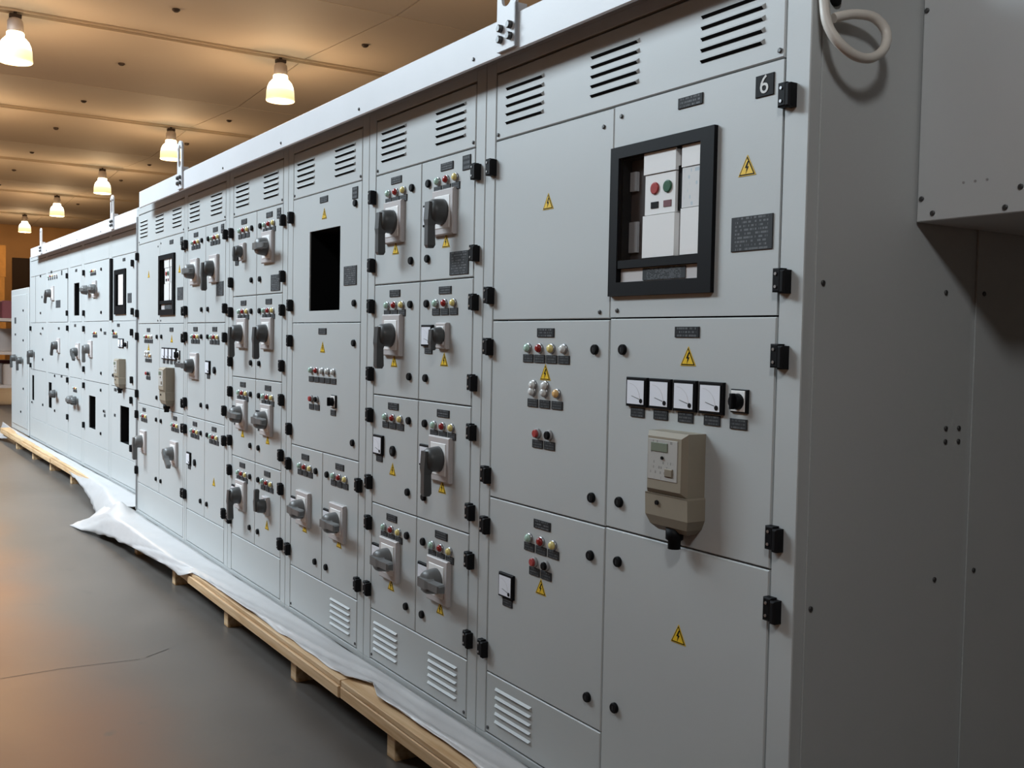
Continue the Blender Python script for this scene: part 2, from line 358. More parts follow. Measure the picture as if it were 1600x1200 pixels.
def mesh_meter():
    mb = MB(); w, h = .041, .038
    mb.slab(-w, w, -h, h, -.009, 0, .002, 'black')
    mb.box(-.035, .035, -.0105, -.008, -.033, .032, 'black_soft'); mb.box(-.033, .033, -.0112, -.010, -.031, .030, 'dial')
    arc = [(-.024+.044*math.sin(a), -.022+.044*math.cos(a)) for a in [i*math.pi/2/7 for i in range(8)]]
    for (x0, z0), (x1, z1) in zip(arc, arc[1:]): mb.prism([(x0*.97, z0*.97), (x1*.97, z1*.97), (x1, z1), (x0, z0)], -.0116, -.011, 'housing')
    mb.prism([(.016, -.0185), (.0165, -.0172), (-.014, -.010), (-.014, -.011)], -.0117, -.011, 'black')
    mb.lathe([(.006, 0), (.006, -.0014)], 'y', (.023, -.0108, -.022), 'black', 10)
    return mb.mesh('panel_meter')
def mesh_selector():
    mb = MB(); mb.slab(-.027, .027, -.027, .027, -.006, 0, .002, 'black').slab(-.024, .020, -.024, .024, -.0075, -.004, .001, 'breaker_white')
    mb.lathe([(.019, -.007), (.017, -.022), (.015, -.024)], 'y', (-.001, 0, -.001), 'black', 18); mb.slab(-.006, .004, -.018, .018, -.032, -.020, .002, 'black'); return mb.mesh('selector_switch')
def mesh_socket():
    mb = MB(); mb.lathe([(.020, 0), (.020, -.008), (.016, -.010)], 'y', (0, 0, 0), 'black', 18); mb.lathe([(.009, -.009), (.009, -.011)], 'y', (0, 0, 0), 'gasket', 12); return mb.mesh('shaft_socket')
def mesh_housing(w, h, d=.016): return MB().slab(-w/2, w/2, -h/2, h/2, -d, 0, .004, 'housing').slab(-w*.36, w*.36, -h*.36, h*.36, -d-.002, -d, .002, 'breaker_white').mesh('handle_housing')
def mesh_handle(direction, m, k=1.0, length=.125):
    mb = MB(); y0 = -.016
    mb.lathe([(.045*k, y0), (.044*k, y0-.012*k), (.040*k, y0-.040*k), (.034*k, y0-.050*k), (.02*k, y0-.054*k)], 'y', (0, 0, 0), m, 20)
    dx, dz = {'down': (0, -1), 'right': (1, 0), 'left': (-1, 0), 'up': (0, 1), 'rightdown': (.8, -.6), 'leftdown': (-.55, -.83)}[direction]
    px, pz = -dz, dx; w0, w1 = .020*k, .015*k
    def P(t, s): return (dx*t+px*s, dz*t+pz*s)
    o = len(mb.v); secs = ((-.030*k, w0, y0-.030*k, y0-.060*k), (.030*k, w0, y0-.030*k, y0-.064*k), (.05*k, w1, y0-.036*k, y0-.062*k), (length*.92, w1*1.05, y0-.034*k, y0-.062*k), (length, w1*.7, y0-.038*k, y0-.058*k))
    for t, w, ya, yb in secs:
        for s, y in ((-w, ya), (w, ya), (w*.8, yb), (-w*.8, yb)):
            x, z = P(t, s); mb.v.append((x, y, z))
    for i in range(len(secs)-1):
        for j in range(4): q = (j+1) % 4; mb.face([o+i*4+j, o+i*4+q, o+i*4+4+q, o+i*4+4+j], m)
    mb.face([o, o+1, o+2, o+3], m); e = o+4*(len(secs)-1); mb.face([e+3, e+2, e+1, e], m)
    # pale pointer mark on the grip
    a, b = P(.0, -.004*k), P(.028*k, .004*k)
    return mb.mesh('rotary_handle')
def mesh_louvre(l=.204):
    mb = MB(); h = l/2; o = 0
    mb.v = [(-h, 0, .006), (h, 0, .006), (h-.005, -.0075, -.0005), (-h+.005, -.0075, -.0005), (-h+.005, -.001, -.0062), (h-.005, -.001, -.0062), (-h, 0, -.0062), (h, 0, -.0062)]
    mb.face([0, 1, 2, 3], 'paint'); mb.face([3, 2, 5, 4], 'cavity'); mb.face([0, 3, 4, 6], 'paint'); mb.face([1, 7, 5, 2], 'paint'); mb.face([4, 5, 7, 6], 'cavity')
    return mb.mesh('louvre')
def mesh_screw(r=.006): return MB().lathe([(r, 0), (r, -.003), (r*.6, -.004)], 'y', (0, 0, 0), 'screw', 8).mesh('screw')
HW = dict(hinge=mesh_hinge(), lock=mesh_lock(), tri=mesh_triangle(), meter=mesh_meter(), sel=mesh_selector(), socket=mesh_socket(),
          plate=mesh_plate(.054, .024, 'plate'), name=mesh_plate(.086, .026, 'nameplate'), rating=mesh_plate(.126, .078, 'rating'), tag=mesh_plate(.054, .048, 'black'),
          tagblank=mesh_plate(.052, .048, 'nameplate'), louvre=mesh_louvre(), screw=mesh_screw(), hous=mesh_housing(.150, .155), hous_s=mesh_housing(.075, .09))
for c in ('green', 'red', 'yellow', 'white', 'amber'): HW['l_'+c] = mesh_lamp('lamp_'+c)
for c in ('red', 'green'): HW['b_'+c] = mesh_button('button_'+c)
HW['b_black'] = mesh_button('black')
for d in ('down', 'right', 'left', 'up', 'rightdown', 'leftdown'):
    HW['h_'+d] = mesh_handle(d, 'handle_grey'); HW['hl_'+d] = mesh_handle(d, 'handle_light')
HW['hs_down'] = mesh_handle('down', 'handle_grey', .68, .05); HW['hs_up'] = mesh_handle('up', 'handle_grey', .8, .085); HW['h_leftlong'] = mesh_handle('left', 'handle_grey', .95, .19)
NM = dict(hinge='hinge', lock='lock', tri='warning_sign', meter='panel_meter', sel='selector_switch', socket='shaft_socket', plate='label_plate', name='name_plate', rating='rating_plate', tag='number_plate', tagblank='number_plate', screw='screw', hous='handle_housing', hous_s='handle_housing')
def nm(k): return NM.get(k) or {'l_': 'indicator_lamp', 'b_': 'push_button'}.get(k[:2]) or 'rotary_handle'
def put(par, k, x, z, y=0.0, label=None): return part(par, nm(k), HW[k], (x, y, z), label)

def text_mesh(txt, size):
    c = bpy.data.curves.new('t', 'FONT'); c.body = txt; c.size = size; c.align_x = 'CENTER'; c.align_y = 'CENTER'; c.extrude = .0006; c.resolution_u = 3
    o = bpy.data.objects.new('t', c); COL.objects.link(o); bpy.context.view_layer.update()
    me = bpy.data.meshes.new_from_object(o.evaluated_get(bpy.context.evaluated_depsgraph_get())); bpy.data.objects.remove(o)
    me.transform(Matrix.Rotation(math.radians(90), 4, 'X')); me.materials.clear(); me.materials.append(MATS['lamp_white']); return me

# ------------------------------------------------------------------ cabinets
ZB, ZT = .18, 2.335
class Sec:
    def __init__(s, origin, rotz, dz=0.0): s.o = Vector(origin); s.r = rotz; s.dz = dz
    def root(s, name, x, z, label, cat, group=None):
        o = thing(name, (x, 0, z), label, cat, group)
        c, n = math.cos(s.r), math.sin(s.r)
        o.location = (s.o.x+c*x, s.o.y+n*x, z+s.dz); o.rotation_euler.z = s.r
        return o
NEAR = Sec((0, 0, 0), 0.0); FARS = Sec((-6.25, .2, 0), math.radians(1.115))
def cabinet(sec, x0, x1, xl, xr, label, zb=ZB, zt=ZT, depth=1.2, group='switchboard columns', topz=2.297, botz=.205):
    t = sec.root('switchboard_cabinet', (x0+x1)/2, zb, label, 'cabinet', group)
    g = .0015; a, b = x0+g, x1-g
    mb = MB()
    mb.box(a, a+.02, .035, depth, zb, zt, 'paint').box(b-.02, b, .035, depth, zb, zt, 'paint')
    mb.box(a+.02, b-.02, depth-.02, depth, zb, zt, 'paint')
    mb.box(a, b, .0, depth, zt-.002, zt+.02, 'paint').box(a, b, .0, depth, zb-.0, zb+.02, 'paint')
    for (p, q) in ((a, xl-.003), (xr+.003, b)):
        mb.slab(p, q, zb+.02, zt-.002, 0.0, .05, .002, 'paint')
    mb.slab(xl-.003, xr+.003, topz+.003, zt-.002, 0.0, .03, .001, 'paint')
    mb.slab(xl-.003, xr+.003, zb+.02, botz-.003, 0.0, .03, .001, 'paint')
    # black sheet behind the doors, standing in for shade in the compartment
    mb.box(a+.022, b-.022, .24, .25, zb+.03, zt-.03, 'cavity')
    mb.box(xl-.003, xl+.012, .022, .05, zb+.03, zt-.04, 'gasket').box(xr-.012, xr+.003, .022, .05, zb+.03, zt-.04, 'gasket')
    ABS[t.name] = Vector(((x0+x1)/2, 0, zb))
    mb.v = [(x-ABS[t.name].x, y, z-zb) for x, y, z in mb.v]
    part(t, 'carcass', mb)
    return t
def door(cab, x0, x1, z0, z1, hole=None, name='door', g=.002, yf=0.0, th=.006):
    c = Vector(((x0+x1)/2, 0, (z0+z1)/2)); mb = MB(); X0, X1, Z0, Z1 = x0+g-c.x, x1-g-c.x, z0+g-c.z, z1-g-c.z
    if hole:
        a, b, p, q = hole[0]-c.x, hole[1]-c.x, hole[2]-c.z, hole[3]-c.z
        mb.box(X0, a, yf, yf+th, Z0, Z1, 'paint').box(b, X1, yf, yf+th, Z0, Z1, 'paint').box(a, b, yf, yf+th, Z0, p, 'paint').box(a, b, yf, yf+th, q, Z1, 'paint')
    else: mb.slab(X0, X1, Z0, Z1, yf, yf+.022, .0025, 'paint')
    return part(cab, name, mb, c)
def vents(cab, x0, x1, centres, zlow, z0, z1, n=5):
    d = door(cab, x0, x1, z0, z1, name='vent_panel')
    for cx in centres:
        for i in range(n): part(d, 'louvre', HW['louvre'], (cx, 0, zlow+i*.026))
    for x in (x0+.014, x1-.014): put(d, 'screw', x, z0+.018)
    return d
ROWH = .08
def hinges(d, x, zs):
    for z in zs: put(d, 'hinge', x, z)
def locks(d, x, zs):
    for z in zs: put(d, 'lock', x, z)
def lamps3(d, nx, T, cols=('green', 'red', 'yellow'), dz1=.080, dz2=.109, dx=.0625):
    k = len(cols)
    for i, c in enumerate(cols):
        x = nx+(i-(k-1)/2)*dx; put(d, 'l_'+c, x, T-dz1); put(d, 'plate', x, T-dz2)
def feeder(cab, x0, x1, z0, z1, side, handle=None, meter=False, tri=True, socket=False, rating=False, hz=.192, triz=.295, housing='hous', lockz=(.08, .342), tagt=None, mz=None, light=False, nlz=.036):
    d = door(cab, x0, x1, z0, z1); T = z1
    nx = x0+.178 if side == 'L' else x1-.187
    put(d, 'name', nx, T-nlz); lamps3(d, nx, T, dz1=nlz+.044, dz2=nlz+.073)
    lz = [T-q for q in lockz]
    if side == 'L': hinges(d, x0-.016, lz); locks(d, x1-.070, lz)
    else: hinges(d, x1+.018, lz); locks(d, x0+.056, lz)
    if meter:
        mx = nx-.118; put(d, 'meter', mx, T-hz); put(d, 'plate', mx+.004, T-hz-.052)
    if handle:
        put(d, housing, nx-.004, T-hz); hk = handle
        put(d, hk, nx, T-hz)
    if socket: put(d, 'socket', nx+.004, T-hz-.012)
    if tri: put(d, 'tri', nx, T-triz)
    if rating: put(d, 'rating', x1-.094, T-.368)
    if tagt: put(d, 'tagblank', x1-.054, T-.041)
    return d

# ---- column 6 (and its twin, column 1): air circuit breaker, meters, energy meter
SIX = text_mesh('6', .058)
def breaker_door(cab, x0, x1, z0, z1, num):
    X = lambda v: v+x1+.073                                     # positions measured on column 6
    d = door(cab, x0, x1, z0, z1, hole=(X(-.640), X(-.290), 1.602, 1.955))
    fr = MB(); a, b, p, q = X(-.660), X(-.272), 1.585, 1.975; c = ABS[d.name]
    def R(x0, x1, z0, z1, y0, y1, m): fr.box(x0-c.x, x1-c.x, y0, y1, z0-c.z, z1-c.z, m)
    R(a, a+.034, p, q, -.012, .03, 'black'); R(b-.046, b, p, q, -.012, .03, 'black'); R(a+.034, b-.046, q-.030, q, -.012, .03, 'black'); R(a+.034, b-.046, p, p+.036, -.012, .03, 'black')
    R(a+.034, b-.046, 1.657, 1.678, -.010, .03, 'black')
    R(a+.034, a+.040, p+.036, q-.03, .0, .10, 'black_soft'); R(b-.052, b-.046, p+.036, q-.03, .0, .10, 'black_soft'); R(a+.034, b-.046, q-.034, q-.030, .0, .10, 'black_soft')
    R(a+.034, b-.046, p+.036, q-.03, .10, .105, 'breaker_brown')
    part(d, 'breaker_frame', fr, label='black breaker frame')
    # breaker body behind the pane
    bw = MB()
    def B(x0, x1, z0, z1, y0, m, y1=.098, mb=None): (mb or bw).box(X(x0)-c.x, X(x1)-c.x, y0, y1, z0-c.z, z1-c.z, m)
    B(-.532, -.412, 1.680, 1.786, -.004, 'breaker_white'); B(-.528, -.414, 1.788, 1.888, -.001, 'breaker_white'); B(-.532, -.412, 1.890, 1.944, -.004, 'breaker_white')
    B(-.390, -.319, 1.680, 1.792, -.004, 'breaker_white'); B(-.390, -.319, 1.892, 1.944, -.004, 'breaker_white')
    B(-.412, -.390, 1.680, 1.944, .012, 'breaker_grey'); B(-.412, -.390, 1.79, 1.90, .006, 'black')
    B(-.615, -.590, 1.86, 1.91, .020, 'breaker_grey', .03); B(-.618, -.585, 1.70, 1.78, .022, 'breaker_grey', .03); B(-.622, -.534, 1.680, 1.944, .030, 'breaker_brown')
    part(d, 'breaker', bw, label='white breaker front')
    pr = MB(); B(-.389, -.320, 1.794, 1.890, -.002, 'breaker_print', mb=pr); part(d, 'breaker_label', pr)
    for kx, cm in ((-.490, 'button_red'), (-.442, 'button_green')):
        mb = MB().lathe([(.0155, 0), (.0155, -.003), (.013, -.0045)], 'y', (0, 0, 0), cm, 16); part(d, 'push_button', mb, (X(kx), -.001, 1.853))
    for kx, cm in ((-.490, 'black'), (-.442, 'rackred')):
        part(d, 'breaker_flag', MB().box(-.014, .014, -.0015, 0, -.008, .008, cm), (X(kx), -.001, 1.811))
    mb = MB(); B(-.622, -.32, 1.622, 1.656, .000, 'housing', .02, mb); part(d, 'frame_strip', mb)
    mb = MB(); B(-.53, -.37, 1.624, 1.654, -.002, 'rating', .001, mb); part(d, 'frame_label', mb)
    mb = MB(); B(-.626, -.318, 1.677, 1.946, -.0105, 'clear_pane', -.0095, mb); part(d, 'window_pane', mb)
    put(d, 'name', X(-.368), 2.048); put(d, 'tri', X(-.175), 1.861); put(d, 'rating', X(-.155), 1.715)
    t = put(d, 'tag' if num else 'tagblank', X(-.128), 2.038)
    if num: part(d, 'numeral', SIX, (X(-.128), -.0035, 2.038), 'white number 6')
    hinges(d, x1+.018, (2.003, 1.605))
    for z in (z1-.03, z0+.02): put(d, 'screw', x0+.03, z)
    return d
def energy_meter(d, cx):
    x0, x1, z0, z1 = -.075, .075, 0, 0
    mb = MB()
    prof = [(.118, -.058), (.122, -.050), (.122, 0)]          # upper body
    mb.slab(-.072, .072, -.030, .122, -.066, 0, .012, 'beige')
    part(d, 'energy_meter_body', mb, (cx, 0, 1.128), 'beige energy meter')
    mb = MB(); o = 0
    secs = [(-.030, .074, -.060), (-.034, .076, -.058), (-.085, .076, -.056), (-.108, .066, -.048), (-.122, .050, -.034)]
    for z, w, y in secs: mb.v += [(-w, y, z), (w, y, z), (w, 0, z), (-w, 0, z)]
    for i in range(len(secs)-1):
        for j in range(4): q = (j+1) % 4; mb.face([i*4+j, i*4+4+j, i*4+4+q, i*4+q], 'beige' if i < 2 else 'beige_dark')
    mb.face([0, 1, 2, 3], 'beige'); e = 4*(len(secs)-1); mb.face([e+3, e+2, e+1, e], 'beige_dark')
    part(d, 'terminal_cover', mb, (cx, 0, 1.128))
    part(d, 'meter_face', MB().slab(-.058, .048, .005, .104, -.0675, -.065, .001, 'meter_label'), (cx, 0, 1.128))
    part(d, 'meter_display', MB().slab(-.046, .014, .074, .096, -.0695, -.067, .001, 'lcd'), (cx, 0, 1.128))
    part(d, 'meter_button', MB().slab(.006, .034, .016, .036, -.071, -.067, .002, 'beige_dark'), (cx, 0, 1.128))
    part(d, 'meter_button', MB().lathe([(.004, 0), (.004, -.004)], 'y', (-.004, -.067, .060), 'black', 8), (cx, 0, 1.128))
    part(d, 'seal_screw', MB().lathe([(.006, 0), (.006, -.004)], 'y', (-.030, -.058, -.052), 'black', 8), (cx, 0, 1.128))
    part(d, 'cable_gland', MB().lathe([(.022, 0), (.022, -.026), (.016, -.03), (.016, -.05)], 'z', (.004, -.030, -.112), 'black', 12), (cx, 0, 1.128))
def metering_door(cab, x0, x1, z0, z1):
    X = lambda v: v+x1+.073
    d = door(cab, x0, x1, z0, z1)
    put(d, 'name', X(-.359), 1.492); put(d, 'tri', X(-.353), 1.426)
    for x in (-.537, -.447, -.356, -.265): put(d, 'meter', X(x), 1.337); put(d, 'plate', X(x), 1.284)
    put(d, 'sel', X(-.176), 1.335); put(d, 'plate', X(-.179), 1.282)
    energy_meter(d, X(-.357))
    locks(d, x0+.060, (1.445, 1.042)); hinges(d, x1+.018, (1.441, 1.042))
    return d
def control_door(cab, x0, x1, z0, z1):
    X = lambda v: v+x1+.664
    d = door(cab, x0, x1, z0, z1); T = z1
    put(d, 'name', X(-.964), 1.488); lamps3(d, X(-.961), 1.520, ('green', 'red', 'yellow', 'white'), .078, .109, .061)
    put(d, 'tri', X(-.962), 1.365); lamps3(d, X(-.961), 1.395, ('white', 'white', 'amber'), .082, .116)
    for x in (-1.020, -.958): put(d, 'l_white', X(x), 1.333)
    for x, c in ((-.994, 'red'), (-.933, 'black')): put(d, 'b_'+c, X(x), 1.190); put(d, 'plate', X(x), 1.159)
    locks(d, x1-.060, (1.443, 1.037)); hinges(d, x0-.012, (1.444, 1.036))
    return d
def plain_panel(cab, x0, x1, z0, z1):
    X = lambda v: v+x1+.664
    d = door(cab, x0, x1, z0, z1, name='blank_panel'); put(d, 'tri', X(-.965), 1.862); hinges(d, x0-.012, (2.008, 1.606))
    for z in (z1-.045, z0+.02): put(d, 'screw', x1-.045, z)
    return d

def shade_lining(d, h, depth=.16):  # black box, standing in for the shade inside a cut-out
    cx, cz = (h[0]+h[1])/2, (h[2]+h[3])/2; a, b = (h[1]-h[0])/2, (h[3]-h[2])/2; mb = MB()
    mb.box(-a-.012, -a, .006, depth, -b, b, 'cavity').box(a, a+.012, .006, depth, -b, b, 'cavity').box(-a-.012, a+.012, .006, depth, -b-.012, -b, 'cavity').box(-a-.012, a+.012, .006, depth, b, b+.012, 'cavity')
    mb.box(-a-.012, a+.012, depth, depth+.01, -b-.012, b+.012, 'cavity')
    return part(d, 'inner_shade', mb, (cx, 0, cz))
R0, R1, R2, R3, RB = 2.087, 1.525, .965, .402, .205
c6 = cabinet(NEAR, -1.321, 0, -1.259, -.073, 'nearest grey switchboard column, marked 6, with a breaker window and beige energy meter')
vents(c6, -1.259, -.073, (-1.10, -.668, -.236), 2.136, R0, 2.295)
M6 = -.662
breaker_door(c6, M6, -.073, 1.528, R0, True); plain_panel(c6, -1.259, M6, R1, R0)
metering_door(c6, M6, -.073, .967, 1.528); control_door(c6, -1.259, M6, R2, R1)
d = door(c6, M6, -.073, .205, .967); put(d, 'tri', -.362, .742); locks(d, M6+.060, (.883, .490)); hinges(d, -.055, (.884, .49))
d = door(c6, -1.259, M6, R3, R2); put(d, 'name', -.960, .922); lamps3(d, -.962, .953, dz1=.08, dz2=.107)
for x, c in ((-.995, 'red'), (-.934, 'black')): put(d, 'b_'+c, x, .806); put(d, 'plate', x, .777)
put(d, 'tri', -.961, .731); put(d, 'meter', -1.143, .703); put(d, 'plate', -1.140, .650)
locks(d, -.722, (.877, .482)); hinges(d, -1.271, (.874, .476))
vents(c6, -1.259, M6, (-1.10,), .255, RB, R3)
# side panels, screws
s = part(c6, 'side_panel', MB().box(0, .004, .032, .588, .21, 2.30, 'paint'), (0.0, 0, 0))
s2 = part(c6, 'side_panel', MB().box(0, .004, .612, 1.18, .21, 2.30, 'paint'), (0.0, 0, 0))
scx = MB().lathe([(.006, 0), (.006, .003), (.004, .004)], 'x', (0, 0, 0), 'screw', 8).mesh('screw')
for y, z in ((.053, 1.60), (.486, 1.597), (.046, .892), (.482, .908), (.053, 2.24), (.486, 2.24), (.053, .26), (.486, .26)): part(s, 'screw', scx, (.004, y, z))
for y, z in ((.505, 1.272), (.505, 1.240)): part(s, 'screw', scx, (.004, y, z))
for y, z in ((.640, .914), (.640, 1.60), (.640, .3)): part(s2, 'screw', scx, (.004, y, z))
for y, z in ((.557, 1.271), (.557, 1.239)): part(s, 'screw', scx, (.004, y, z))
part(c6, 'cable_entry', MB().lathe([(.016, 0), (.016, .006), (.009, .007)], 'x', (0, 0, 0), 'black', 12), (.004, .062, 2.203))

# ---- column 5
c5 = cabinet(NEAR, -2.200, -1.321, -2.135, -1.384, 'second nearest switchboard column, eight feeder doors with dark rotary handles')
vents(c5, -2.135, -1.384, (-1.985, -1.552), 2.138, R0, 2.295)
m5 = -1.757; Q = (2.087, 1.667, 1.244, .822, .402)
feeder(c5, -2.135, m5, Q[1], Q[0], 'L', 'h_down'); feeder(c5, m5, -1.384, Q[1], Q[0], 'R', 'h_down', True, rating=True, tagt=True)
feeder(c5, -2.135, m5, Q[2], Q[1], 'L', 'h_down'); feeder(c5, m5, -1.384, Q[2], Q[1], 'R', 'hs_down', True, housing='hous_s', triz=.28)
feeder(c5, -2.135, m5, Q[3], Q[2], 'L', None, True, socket=True, triz=.28); feeder(c5, m5, -1.384, Q[3], Q[2], 'R', 'h_down', True)
feeder(c5, -2.135, m5, Q[4], Q[3], 'L', 'hl_right', True); feeder(c5, m5, -1.384, Q[4], Q[3], 'R', 'hl_right', True)
vents(c5, -2.135, -1.384, (-2.0, -1.55), .250, RB, R3)

# ---- column 4
c4 = cabinet(NEAR, -3.085, -2.200, -3.017, -2.265, 'switchboard column with a large black rectangular cut-out, third nearest')
vents(c4, -3.017, -2.265, (-2.867, -2.434), 2.138, R0, 2.295)
d = door(c4, -3.017, -2.265, R1, R0, hole=(-2.815, -2.476, 1.577, 1.926))
put(d, 'name', -2.655, 2.053); put(d, 'tri', -2.650, 1.985); put(d, 'rating', -2.368, 1.715); put(d, 'tagblank', -2.329, 2.045); locks(d, -2.322, (2.003, 1.602)); hinges(d, -3.030, (2.009, 1.607))
shade_lining(d, (-2.815, -2.476, 1.577, 1.926))
part(d, 'reflection_block', MB().box(-.03, .09, .10, .16, 0, .03, 'breaker_grey'), (-2.56, 0, 1.585))  # grey block standing in for a reflection low in the cut-out
d = door(c4, -3.017, -2.265, R2, R1)
put(d, 'name', -2.655, 1.488); put(d, 'tri', -2.653, 1.412); lamps3(d, -2.652, 1.393, ('green', 'red', 'white', 'white', 'white'), .077, .116)
for x, c in ((-2.770, 'red'), (-2.705, 'black')): put(d, 'b_'+c, x, 1.190); put(d, 'plate', x, 1.155)
put(d, 'sel', -2.520, 1.192); put(d, 'plate', -2.527, 1.144); locks(d, -2.322, (1.441, 1.036)); hinges(d, -3.030, (1.444, 1.036))
m4 = -2.640
feeder(c4, -3.017, m4, R3, R2, 'L', 'hl_right', True, hz=.275, triz=.366, lockz=(.09, .49), nlz=.043); feeder(c4, m4, -2.265, R3, R2, 'R', 'hl_right', True, hz=.275, triz=.366, lockz=(.09, .49), nlz=.043)
vents(c4, -3.017, -2.265, (-2.434,), .245, RB, R3)

# ---- column 3
c3 = cabinet(NEAR, -3.968, -3.085, -3.90, -3.152, 'switchboard column of eight small feeder doors between the black cut-out and the middle doors')
vents(c3, -3.90, -3.152, (-3.75, -3.318), 2.138, R0, 2.295)
m3 = -3.524
feeder(c3, -3.90, m3, Q[1], Q[0], 'L', 'hs_down', True, housing='hous_s', tri=False); feeder(c3, m3, -3.152, Q[1], Q[0], 'R', 'hl_right', rating=True, tagt=True, tri=False)
feeder(c3, -3.90, m3, Q[2], Q[1], 'L', 'h_down', tri=False); feeder(c3, m3, -3.152, Q[2], Q[1], 'R', 'h_down', tri=False)
feeder(c3, -3.90, m3, Q[3], Q[2], 'L', 'hl_right', True); feeder(c3, m3, -3.152, Q[3], Q[2], 'R', 'hl_right', True)
feeder(c3, -3.90, m3, Q[4], Q[3], 'L', 'h_down', True, tri=False); feeder(c3, m3, -3.152, Q[4], Q[3], 'R', 'hs_up', housing='hous_s')
door(c3, -3.90, -3.152, RB, R3, name='plinth_panel')

# ---- column 2
c2 = cabinet(NEAR, -4.826, -3.968, -4.785, -4.035, 'switchboard column with paired grey rotary handles beside the second breaker window')
vents(c2, -4.785, -4.035, (-4.635, -4.203), 2.138, R0, 2.295)
m2 = -4.408; P1, P2 = 1.531, .968
k2 = dict(lockz=(.079, .478), hz=.254)
feeder(c2, -4.785, m2, P1, R0, 'L', 'hl_right', tri=False, **k2); d = feeder(c2, m2, -4.035, P1, R0, 'R', 'h_down', tri=False, tagt=True, rating=True, **k2)
feeder(c2, -4.785, m2, P2, P1, 'L', 'h_leftlong', tri=False, **k2); feeder(c2, m2, -4.035, P2, P1, 'R', None, True, socket=True, tri=False, **k2)
feeder(c2, -4.785, m2, R3, P2, 'L', None, True, socket=True, tri=False, **k2); feeder(c2, m2, -4.035, R3, P2, 'R', None, tri=True, triz=.34, **k2)
door(c2, -4.785, -4.035, RB, R3, name='plinth_panel')

# ---- column 1
c1 = cabinet(NEAR, -6.115, -4.826, -6.050, -4.866, 'farthest column of the near switchboard, with a breaker window and a small beige meter')
vents(c1, -6.05, -4.866, (-5.893, -5.461, -5.029), 2.138, R0, 2.295)
M1 = -5.455
breaker_door(c1, M1, -4.866, P1, R0, False); plain_panel(c1, -6.05, M1, P1, R0)
metering_door(c1, M1, -4.866, P2, P1); control_door(c1, -6.05, M1, P2, P1)
k1 = dict(lockz=(.079, .478), hz=.258, tri=False)
part(c1, 'gap_shade_strip', MB().slab(-.018, .018, .20, 2.29, -.005, 0, .001, 'gap_shade_grey'), (-6.094, 0, 0))  # grey strip standing in for the shaded gap between the boards
feeder(c1, -6.05, M1, R3, P2, 'L', 'hl_down', **k1); feeder(c1, M1, -4.866, R3, P2, 'R', 'hl_rightdown', **k1)
door(c1, -6.05, -4.866, RB, R3, name='plinth_panel')

# ------------------------------------------------------------------ second (far) switchboard
FB = .22
def fcab(a, b, label): return cabinet(FARS, -b, -a, -b+.05, -a-.05, label, zb=.18, group='far switchboard columns')
def blackhole(cab, x0, x1, z0, z1, h, hinge=None):
    d = door(cab, x0, x1, z0, z1, hole=h); shade_lining(d, h, .10); return d
f1 = fcab(.06, 1.60, 'far switchboard column right beside the near board, with a black framed breaker window')
A, B_, C_ = 2.11, 1.565, 1.01
door(f1, -1.55, -.11, A, 2.295, name='top_panel')
d = door(f1, -1.55, -.11, B_, A, hole=(-1.40, -1.075, 1.65, 1.97))
mb = MB(); c = ABS[d.name]
def RF(mb, x0, x1, z0, z1, y0, y1, m): mb.box(x0-c.x, x1-c.x, y0, y1, z0-c.z, z1-c.z, m)
RF(mb, -1.42, -1.36, 1.62, 1.995, -.012, .03, 'black'); RF(mb, -1.10, -1.035, 1.62, 1.995, -.012, .03, 'black'); RF(mb, -1.36, -1.10, 1.955, 1.995, -.012, .03, 'black'); RF(mb, -1.36, -1.10, 1.62, 1.69, -.012, .03, 'black'); part(d, 'breaker_frame', mb)
mb = MB(); RF(mb, -1.36, -1.10, 1.69, 1.955, .06, .07, 'breaker_brown'); part(d, 'breaker', mb)
mb = MB(); RF(mb, -1.285, -1.11, 1.70, 1.95, -.006, .06, 'breaker_white'); part(d, 'breaker_face', mb)
put(d, 'name', -1.11, 2.07); put(d, 'rating', -.92, 1.75); hinges(d, -.80, (2.025, 1.64))
mb = MB(); RF(mb, -1.548, -1.500, 1.57, 2.10, -.02, -.001, 'black'); part(d, 'open_edge_strip', mb, label='dark door edge standing open')
d = door(f1, -1.55, -.11, C_, B_); put(d, 'name', -1.3, 1.53); lamps3(d, -1.42, 1.54); put(d, 'sel', -1.0, 1.37); put(d, 'meter', -1.24, 1.38); put(d, 'meter', -1.15, 1.38); energy_meter(d, -1.12); hinges(d, -.82, (1.473, 1.09)); locks(d, -1.48, (1.48, 1.10))
d = blackhole(f1, -1.55, -.11, .43, C_, (-1.235, -.93, .548, .857)); put(d, 'name', -1.40, .98); hinges(d, -.83, (.925, .535)); put(d, 'plate', -1.42, .76)
door(f1, -1.55, -.11, .205, .43, name='plinth_panel')
f2 = fcab(1.60, 2.74, 'far switchboard column with twin grey handles left of its breaker window')
door(f2, -2.69, -1.65, A, 2.295, name='top_panel')
d = door(f2, -2.69, -1.65, B_, A); lamps3(d, -2.28, 2.11, ('green', 'red', 'yellow', 'white')); locks(d, -1.94, (2.03, 1.645)); hinges(d, -2.70+.04, (2.03, 1.648)); put(d, 'hous', -2.2, 1.86); put(d, 'hl_right', -2.15, 1.86); put(d, 'hl_right', -2.48, 1.86)
d = door(f2, -2.69, -1.65, C_, B_); locks(d, -1.94, (1.49, 1.10)); hinges(d, -2.66, (1.498, 1.115)); put(d, 'name', -1.8, 1.46); put(d, 'hous', -2.38, 1.31); put(d, 'hl_down', -2.38, 1.31); lamps3(d, -2.2, 1.54)
